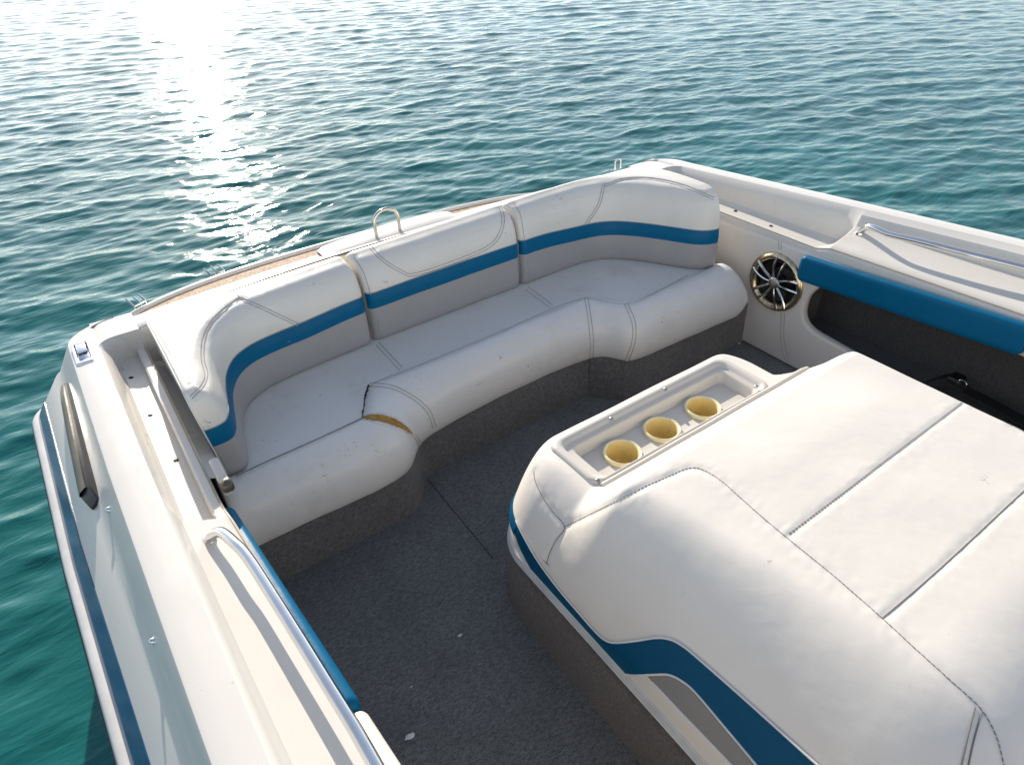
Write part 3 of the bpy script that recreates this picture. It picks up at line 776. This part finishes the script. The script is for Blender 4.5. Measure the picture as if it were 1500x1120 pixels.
# ----------------------------------------------------------------------------
# bench cushion
# ----------------------------------------------------------------------------
seat = thing("seat_cushion", "long white bench cushion on the carpeted base, torn open at its left inner corner", "cushion", (1.0, 1.55, 0.175))
Q = [(0.060, 1.422), (0.20, 1.425), (0.455, 1.436), (0.542, 1.568), (0.95, 1.572), (1.372, 1.574), (1.458, 1.457), (1.62, 1.449), (1.952, 1.466)]
Fb = [(0.060, 1.322), (0.22, 1.322), (0.500, 1.326), (0.640, 1.428), (0.95, 1.460), (1.300, 1.452), (1.400, 1.356), (1.56, 1.342), (1.948, 1.330)]
nseg = 40
Qs = lin([(a, b, 0) for a, b in Q], nseg)
Fc = []
Fsm = cr([(a, b, 0) for a, b in Fb], nseg)
BO = [(0.0, 0.334), (0.03, 0.3385), (0.10, 0.3455), (0.22, 0.3500), (0.38, 0.3495), (0.55, 0.344), (0.72, 0.333), (0.88, 0.315), (1.00, 0.291), (1.07, 0.262), (1.095, 0.232), (1.075, 0.204), (1.03, 0.184), (0.97, 0.174), (0.7, 0.172)]
BO = [(float(p.x), float(p.y)) for p in cr([(a, b, 0) for a, b in BO], 3)]
rows = []; tot = len(Qs)
for i, (q, f) in enumerate(zip(Qs, Fsm)):
    rear = Vector((q.x, 1.83, 0)); row = []
    e = 0.0
    for d in (q.x - 0.060, 1.951 - q.x):
        if d < 0.035: e = max(e, 0.035 * (1 - math.sqrt(max(0, 1 - (1 - max(0, d) / 0.035) ** 2))))
    for k in range(40):
        w_ = k / 40.0; p = rear.lerp(q, w_); z = ZS - 0.003 * math.sin(math.pi * w_) + 0.0025 * noise.noise(Vector((p.x * 5, p.y * 5, 1))) * math.sin(math.pi * min(1, w_ * 1.05))
        row.append(Vector((p.x, p.y, z - e)))
    for w_, z in BO:
        p = q.lerp(f, w_); wob = 0.0030 * noise.noise(Vector((p.x * 6, p.y * 6, z * 6))) + 0.0015 * noise.noise(Vector((p.x * 19, p.y * 19, z * 19)))
        zc = 0.25 + (z - 0.25) * (1 - e / 0.08) + wob * min(1, w_ * 6)
        row.append(Vector((p.x, p.y, zc)))
    rows.append(row)
sm = MB().grid(rows)
groove(sm, [sm.bvh()], [[(541, 563), (640, 524), (730, 487), (815, 449), (857, 436)], [(857, 436), (917, 445), (960, 428), (1008, 403)], [(541, 563), (575, 567), (608, 584), (628, 603), (637, 627)],
    [(859, 437), (864, 470), (867, 500), (866, 526)], [(917, 445), (928, 472), (928, 500), (918, 529)], [(553, 503), (587, 540)], [(772, 422), (808, 449)], [(345, 697), (400, 672), (470, 641), (531, 612)],
    [(531, 612), (562, 613), (590, 625), (606, 637), (618, 662)]], 0.0034, 0.010, 0.0016)
groove(sm, [sm.bvh()], [[(536, 611), (548, 612), (562, 614), (580, 620), (594, 628), (602, 634)]], 0.0075, 0.0095, 0.0010)
for r in (rows[0], rows[-1]):
    k0 = len(sm.v); sm.v += r + [Vector((r[0].x, r[0].y, 0.175))]; sm.f.append(tuple(range(k0, k0 + len(r) + 1)))
sm.build("cushion_pad", 'vinyl_seat', seat, angle=60); BS = [sm.bvh()]
stitch((seat, 'thread'), BS, [(345, 697), (400, 672), (470, 641), (531, 612)], 0.0016, 0, False, False)
stitch((seat, 'thread_l'), BS, [(541, 563), (640, 524), (730, 487), (815, 449), (857, 436)], 0.0008, 0, False)
stitch((seat, 'thread_l'), BS, [(857, 436), (917, 445), (960, 428), (1008, 403)], 0.0010, 0, False)
stitch((seat, 'thread_l'), BS, [(541, 563), (575, 567), (608, 584), (628, 603), (637, 627)], 0.0011, 5, False)
stitch((seat, 'thread_l'), BS, [(859, 437), (864, 470), (867, 500), (866, 526)], 0.0011, 5, False)
stitch((seat, 'thread_l'), BS, [(917, 445), (928, 472), (928, 500), (918, 529)], 0.0012, 5, False)
stitch((seat, 'thread_l'), BS, [(553, 503), (587, 540)], 0.0010, 6, False, False); stitch((seat, 'thread_l'), BS, [(772, 422), (808, 449)], 0.0010, 6, False, False)
stitch((seat, 'thread_l'), BS, [(606, 637), (614, 648), (618, 662)], 0.0011, 4, False)
# the torn seam: foam between two frayed lips
top_e = [(531, 610), (545, 607), (562, 608), (580, 614), (596, 625), (606, 637)]
bot_e = [(531, 612), (548, 616), (562, 619), (580, 625), (594, 631), (606, 637)]
ribbon(BS, top_e, bot_e, 30, 6, 0.0012).build("exposed_foam", 'foam', seat)
fr = MB()
for e_, dy, rr in ((top_e, -1.4, 0.0036), (bot_e, 1.4, 0.0030)):
    p = drape(BS, [(a, b + dy) for a, b in e_], 2.0, True, 0.0010)
    p = [q + Vector((noise.noise(q * 260), noise.noise(q * 260 + Vector((7, 0, 0))), noise.noise(q * 260 + Vector((0, 9, 0))))) * 0.0016 for q in p]
    fr.tube(p, [rr * (0.35 + 0.65 * math.sin(math.pi * i / (len(p) - 1))) * (0.75 + 0.5 * random.random()) for i in range(len(p))], 6)
    for q in p[2:-2]:
        if random.random() < 0.75:
            d = Vector((random.uniform(-1, 1), random.uniform(-1, 1), random.uniform(0.2, 1))).normalized() * random.uniform(0.003, 0.006)
            fr.tube([q, q + d * 0.6, q + d], [0.0007, 0.0006, 0.0003], 4)
fr.build("frayed_lips", 'fray', seat)
tr_ = drape(BS, [(540, 564), (535, 580), (533, 596), (531, 611)], 2.0, True, 0.0004)
tm = MB().tube([q + Vector((noise.noise(q * 300), noise.noise(q * 300 + Vector((3, 1, 0))), 0)) * 0.002 for q in tr_], [random.uniform(0.0014, 0.0034) for _ in tr_], 6)
tm.build("split_seam", 'hole', seat)

# ----------------------------------------------------------------------------
# engine cover
# ----------------------------------------------------------------------------
eng = thing("engine_cover", "padded white engine box with a cup tray on its back edge and carpeted sides", "engine cover", (1.05, 0.4, 0.0))
EX0, EX1, EYB, EYF, ER = 0.585, 1.525, 0.998, -0.17, 0.14
ZB, ZTOP, ZTRAY = 0.295, 0.552, 0.458
def cinset(y):
    if y < EYB - ER: return 0.0
    c = (y - (EYB - ER)) / ER; return ER * (1 - math.sqrt(max(0, 1 - c * c)))
def cinset_r(y): return 0.122 * sstep(0.735, 0.800, y) + 0.85 * cinset(y)
def hcov(x, y):
    xl, xr = EX0 + cinset(y), EX1 - cinset_r(y)
    wl = 0.255 - 0.125 * sstep(-0.10, 0.88, y)
    u = max(0, min(1, (x - xl) / wl)); Lf = 1 - (1 - u) ** 2.15
    ur = max(0, min(1, (xr - x) / 0.065)); Rf = math.sqrt(max(0, 1 - (1 - ur) ** 2))
    T = ZTOP - (ZTOP - ZTRAY) * sstep(0.655, 0.766, y)
    if y > 0.932:
        c = min(1, (y - 0.932) / (EYB - 0.932)); T = ZB + (ZTRAY - ZB) * math.sqrt(max(0, 1 - c * c))
    Ff = 1.0
    if y < 0.13:
        c = min(1, (0.13 - y) / (0.13 - EYF)); Ff = math.sqrt(max(0, 1 - c ** 2.0))
    z = ZB + (T - ZB) * Lf * Rf * Ff
    if y < 0.70: z += 0.012 * Lf * Rf * Ff * math.sin(math.pi * max(0, min(1, (x - 0.80) / 0.70))) * sstep(0.70, 0.5, y) if False else 0.012 * Lf * Rf * Ff * math.sin(math.pi * max(0, min(1, (x - 0.80) / 0.70))) * (1 - sstep(0.5, 0.70, y))
    z += 0.0022 * noise.noise(Vector((x * 6, y * 6, 3))) * Lf * Rf
    return z
TX0, TX1, TY0, TY1 = 0.720, 1.295, 0.763, 0.925
yy = sorted(set([round(v, 4) for v in list(np.linspace(EYF, 0.13, 30)) + list(np.linspace(0.13, 0.928, 176)) + list(0.932 + (EYB - 0.932) * np.sin(np.linspace(0, math.pi / 2, 16)))]))
uu = sorted(set(list(np.concatenate([0.32 * (1 - np.cos(np.linspace(0, math.pi / 2, 64))), np.linspace(0.32, 0.93, 100), 0.93 + 0.07 * np.sin(np.linspace(0, math.pi / 2, 16))]))))
rows = [[Vector(((EX0 + cinset(y)) + (EX1 - EX0 - cinset(y) - cinset_r(y)) * u, y, 0)) for u in uu] for y in yy]
for r in rows:
    for p in r: p.z = hcov(p.x, p.y)
full = MB().grid(rows)
S1 = [(827, 771), (862, 754), (900, 735), (945, 712), (975, 699), (1003, 687), (1020, 685), (1036, 691), (1060, 707), (1105, 747), (1150, 785), (1220, 842), (1290, 903), (1340, 949), (1390, 994), (1432, 1032), (1450, 1058), (1462, 1085), (1471, 1121)]
S2 = [(782, 690), (784, 704), (793, 724), (808, 747), (827, 771), (815, 790), (806, 808), (800, 826)]
S3 = [(1156, 782), (1250, 711), (1330, 650), (1411, 589)]
S4 = [(1293, 904), (1345, 860), (1400, 811), (1500, 718), (1560, 666), (1600, 634)]
S5 = [(1285, 517), (1340, 545), (1405, 581), (1500, 633), (1600, 688), (1700, 742)]
groove(full, [full.bvh()], [S1, S2, S5], 0.0026, 0.0080, 0.0010)
groove(full, [full.bvh()], [S3, S4], 0.0017, 0.0065, 0.0008)
cov = MB(); cov.v = full.v
cov.f = [f for f in full.f if not all(TX0 + 0.008 < full.v[i].x < TX1 - 0.008 and TY0 + 0.008 < full.v[i].y < TY1 - 0.008 for i in f)]
# skirt from the cover edge down to the trim
per = [Vector((EX0, y, 0)) for y in np.linspace(EYF, EYB - ER, 40)] + [Vector((EX0 + ER - ER * math.cos(a), EYB - ER + ER * math.sin(a), 0)) for a in np.linspace(0, math.pi / 2, 16)[1:]]
per += [Vector((x, EYB, 0)) for x in np.linspace(EX0 + ER, EX1 - cinset_r(EYB), 30)[1:]]
per += [Vector((EX1 - cinset_r(y), y, 0)) for y in list(EYB - ER + ER * np.sin(np.linspace(math.pi / 2, 0, 16)))[1:]] + [Vector((EX1 - cinset_r(y), y, 0)) for y in np.linspace(EYB - ER, EYF, 50)[1:]]
def pnorm(i):
    t = (per[min(i + 1, len(per) - 1)] - per[max(i - 1, 0)]).normalized(); return Vector((-t.y, t.x, 0))
def skirt(prof): return [[per[i] + pnorm(i) * o + Vector((0, 0, z)) for o, z in prof] for i in range(len(per))]
sk = MB().grid(skirt([(0.0, ZB), (0.0025, 0.286), (0.004, 0.27), (0.004, 0.235), (0.004, 0.18)]))
cov_all = MB().add(cov.v, cov.f).add(sk.v, sk.f)
cov_all.add([(EX0, EYF, ZB), (EX1, EYF, ZB), (EX1, EYF, 0.235), (EX0, EYF, 0.235)], [(0, 1, 2, 3)])
cov_all.build("padded_top", 'vinyl_cover', eng, angle=60)
BC = [MB().add(full.v, full.f).add(sk.v, sk.f).bvh()]
cb = MB().grid(skirt([(0.016, -0.004), (0.016, 0.01), (0.019, 0.10), (0.016, 0.18), (0.011, 0.199), (0.002, 0.203)]))
cb.add([(EX0 - .014, EYF - .01, 0), (EX1 + .014, EYF - .01, 0), (EX1, EYF - .01, 0.235), (EX0, EYF - .01, 0.235)], [(0, 1, 2, 3)])
cb.build("carpeted_side", 'carpet3', eng, angle=60)
MB().grid(skirt([(0.002, 0.2020), (0.011, 0.2030), (0.0135, 0.2070), (0.0115, 0.2105), (0.0100, 0.2115), (0.0125, 0.2140), (0.0115, 0.2185), (0.0085, 0.2195), (0.0105, 0.2220), (0.0095, 0.2260), (0.004, 0.2280)])).build("trim_rail", 'rubwhite', eng, angle=60)
# blue band: thin round the back, then swelling up the side
bt = [(757, 762), (768, 785), (790, 822), (820, 862), (850, 897), (872, 922), (888, 936), (905, 940), (935, 937), (962, 933), (982, 935), (1000, 944), (1025, 964), (1100, 1030), (1202, 1122)]
bb = [(754, 778), (764, 805), (785, 843), (812, 879), (842, 915), (870, 947), (890, 968), (903, 982), (925, 987), (955, 987), (980, 987), (1000, 996), (1020, 1013), (1060, 1060), (1112, 1122)]
ribbon(BC, bt, bb, 220, 26, 0.0024).build("blue_band", 'vinyl_navy', eng)
iw = [i for i in range(len(per)) if (per[i].y > 0.885 or i > 40) and not (per[i].x > 1.2 and per[i].y < 0.8)]
MB().grid([[per[i] + pnorm(i) * o + Vector((0, 0, z)) for o, z in ((0.004, 0.276), (0.0062, 0.277), (0.0058, 0.288), (0.0040, 0.297), (-0.004, 0.309), (-0.009, 0.309))] for i in iw]).build("blue_band", 'vinyl_navy', eng)
gt = [(949, 989), (968, 989), (984, 990), (1000, 999), (1018, 1015), (1058, 1062), (1108, 1122)]
gb = [(949, 989), (957, 998), (967, 1008), (980, 1022), (1000, 1043), (1035, 1079), (1076, 1122)]
ribbon(BC, gt, gb, 60, 14, 0.0018).build("grey_panel", 'vinyl_dgrey', eng)
pp = MB()
for ln in (bt, bb[7:], gb[1:]):
    p = drape(BC, ln, 3, True, 0.0028); pp.tube(p, 0.0021, 6)
pp.build("piping", 'piping', eng)
stitch((eng, 'thread_m'), BC, S1, 0.0010, 0, True)
stitch((eng, 'thread_m'), BC, S2, 0.0010, 0, False)
stitch((eng, 'thread_m'), BC, S4, 0.0011, 0, False)
stitch((eng, 'thread_l'), BC, S5, 0.0009, 0, True)
stitch((eng, 'thread'), BC, [(1428, 1035), (1417, 1080), (1408, 1122)], 0.0012, 0, False); stitch((eng, 'thread'), BC, [(1438, 1042), (1426, 1085), (1418, 1122)], 0.0012, 0, False)
stitch((eng, 'thread_m'), BC, S3, 0.0007, 2.2, True, False)
# worn patches
for own, bv, lst in ((boat, [BV_DL], ((182, 542, 14, 9),)), (seat, BS, ((483, 540, 7, 12), (503, 661, 7, 12), (552, 658, 10, 12), (560, 672, 5, 8), (700, 562, 6, 4))), (bL, TL, ((460, 417, 6, 9), (420, 500, 2, 4))), (bR, TR, ((820, 288, 12, 16),))):
    for u, v, n_, sp_ in lst:
        wp = MB()
        for _ in range(n_):
            a, b = u + random.gauss(0, sp_ / 2), v + random.gauss(0, sp_ / 3); d = random.uniform(1.5, 5); an = random.uniform(-0.7, 0.2)
            p = drape(bv, [(a, b), (a + d * math.cos(an), b + d * math.sin(an))], 1.5, False, -0.0001)
            if len(p) > 1: wp.tube(p, random.uniform(0.0003, 0.0006), 5)
        if wp.v: wp.build("scuff_mark", 'scuffd', own)
for u, v, n_, sp_ in ((1124, 822, 9, 7), (1440, 703, 12, 9)):
    wp = MB()
    for _ in range(n_):
        a, b = u + random.gauss(0, sp_ / 2), v + random.gauss(0, sp_ / 2); d = random.uniform(1.5, 5); an = random.uniform(-1.5, 0.6)
        p = drape(BC, [(a, b), (a + d * math.cos(an), b + d * math.sin(an))], 1.5, False, -0.0001)
        if len(p) > 1: wp.tube(p, random.uniform(0.0002, 0.0004), 5)
    wp.build("scuff_mark", 'scuff', eng)
# tray
tray = MB(); zt = ZTRAY
def loop(x0, x1, y0, y1, r, z): return [Vector((a, b, z)) for a, b in rrect(x0, x1, y0, y1, r)]
LP = [(0.008, 0.030, -0.010), (0.010, 0.030, 0.000), (0.007, 0.030, 0.006), (0.001, 0.028, 0.0085), (-0.007, 0.026, 0.0085), (-0.012, 0.024, 0.006), (-0.016, 0.022, 0.000), (-0.019, 0.022, -0.003), (-0.030, 0.020, -0.003), (-0.033, 0.020, -0.006), (-0.036, 0.018, -0.012), (-0.040, 0.016, -0.028), (-0.044, 0.014, -0.032)]
rows = []
for o, r, dz in LP: rows.append(loop(TX0 - o, TX1 + o, TY0 - o * 0.30, TY1 + o, max(r, 0.008), zt + dz))
tray.grid(rows, cv=True)
# floor of the tray with three round openings
FX0, FX1, FY0, FY1 = TX0 + 0.043, TX1 - 0.043, TY0 + 0.012, TY1 - 0.043
ZF = zt - 0.031
CUPS = [onz(912, 661, ZF + 0.010), onz(970, 626.5, ZF + 0.010), onz(1030, 595, ZF + 0.010)]
trayfloor = plate(rrect(FX0, FX1, FY0, FY1, 0.012), [[(c.x + 0.0385 * math.cos(a), c.y + 0.0385 * math.sin(a)) for a in np.linspace(0, 2 * math.pi, 32, endpoint=False)] for c in CUPS], 0.006, 0.001, lambda a, b, d: (a, b, ZF - 0.003 + d))
tray.add(trayfloor.v, trayfloor.f)
tp_ = tray.build("cup_tray", 'gel_tray', eng, angle=50)
MB().tube([Vector((x, TY0 - 0.010 + 0.012 * (x - 0.7) / 0.7 * 0.3, hcov(x, 0.758) + 0.0025)) for x in np.linspace(0.724, 1.440, 30)], 0.0070, 10).build("tray_lip", 'gel_tray', tp_)
for u, v in ((896, 612), (975, 569), (1108, 565), (876, 702)):
    p = onz(u, v, zt + 0.0085); MB().disc(p, (0, 0, 1), 0.0045, 0.0018).build("tray_screw", 'steel', tp_)
# round dark-rimmed vent on the front of the box
h = hit(BC, 1494, 1075)
if h:
    vt = MB().lathe(h[0] + Vector((0.045, -0.02, -0.03)), h[1], [(0.0001, 0.004), (0.05, 0.006), (0.058, 0.012), (0.066, 0.012), (0.071, 0.002), (0.071, -0.02)], 36)
    vt.build("round_vent", 'black', eng)

# cup holders (loose yellowed liners)
for c, lab in zip(CUPS, ("yellowed cup holder at the near left end of the engine box tray", "middle yellowed cup holder of the three in the engine box tray", "yellowed cup holder nearest the speaker side of the engine box tray")):
    t = thing("cup_holder", lab, "cup holder", (c.x, c.y, c.z - 0.073), "yellowed cup holders in the tray")
    MB().lathe((c.x, c.y, ZF), (0, 0, 1), [(0.0375, -0.004), (0.0450, 0.0005), (0.0462, 0.004), (0.0455, 0.0088), (0.0425, 0.0105), (0.0395, 0.0090), (0.0378, 0.006)], 48).build("rim", 'cream', t)
    MB().lathe((c.x, c.y, ZF), (0, 0, 1), [(0.0379, 0.007), (0.0372, 0.0), (0.0362, -0.03), (0.0352, -0.046), (0.0320, -0.049), (0.0312, -0.052), (0.0300, -0.060), (0.026, -0.063), (0.0001, -0.063)], 48).build("liner", 'cream_in', t)

# ----------------------------------------------------------------------------
# loose things
# ----------------------------------------------------------------------------
def scrap(u, v, r, label):
    p = onz(u, v, 0.002); t = thing("litter_scrap", label, "litter", (p.x, p.y, 0.0))
    bm = bmesh.new(); bmesh.ops.create_icosphere(bm, subdivisions=3, radius=1.0)
    for q in bm.verts:
        n_ = 1 + 0.55 * noise.noise(q.co * 1.7 + Vector((u, v, 0))); q.co = Vector((q.co.x * r * 1.25 * n_, q.co.y * r * 0.8 * n_, max(-0.1, q.co.z) * r * 0.35 * n_ + r * 0.05))
    bm.verts.index_update()
    MB().add([p + q.co for q in bm.verts], [[x.index for x in f.verts] for f in bm.faces]).build("crumpled_paper", 'scrap', t); bm.free()
scrap(600, 1078, 0.0078, "largest white litter scrap, on the dark carpet near the left grab rail")
scrap(674, 930, 0.0045, "small white litter scrap on the carpet midway between bench and engine box")
scrap(603, 1005, 0.0022, "tiny pale litter speck on the carpet, between the two larger scraps")
scrap(1083, 503, 0.0055, "pale litter scrap in the floor corner under the bench's right end")
sp = onx(1400, 562, 2.10); sp.z = max(sp.z, 0.17)
stp = thing("buckle_strap", "black webbing strap with a metal buckle lying in the side locker", "strap", (sp.x, sp.y, 0.14))
pts = cr([(2.075, 0.70, 0.155), (2.085, 0.655, 0.205), (2.095, 0.615, 0.215), (2.10, 0.58, 0.185), (2.105, 0.53, 0.180), (2.105, 0.46, 0.175), (2.11, 0.36, 0.162), (2.11, 0.25, 0.155)], 8)
MB().grid([[p + Vector((a, 0, b)) for a, b in ((-0.022, -0.004), (-0.022, 0.004), (0.022, 0.004), (0.022, -0.004), (-0.022, -0.004))] for p in pts]).build("webbing", 'web', stp)
MB().box((2.09, 0.620, 0.214), 0.05, 0.045, 0.03, bev=0.01).build("buckle_body", 'black', stp)
bk = onx(1409, 562, 2.060)
MB().tube([bk + Vector((0.0, 0.013 * math.cos(a), 0.012 * math.sin(a))) for a in np.linspace(-0.3, 3.4, 12)], 0.0022, 6).build("buckle_tongue", 'steel', stp)
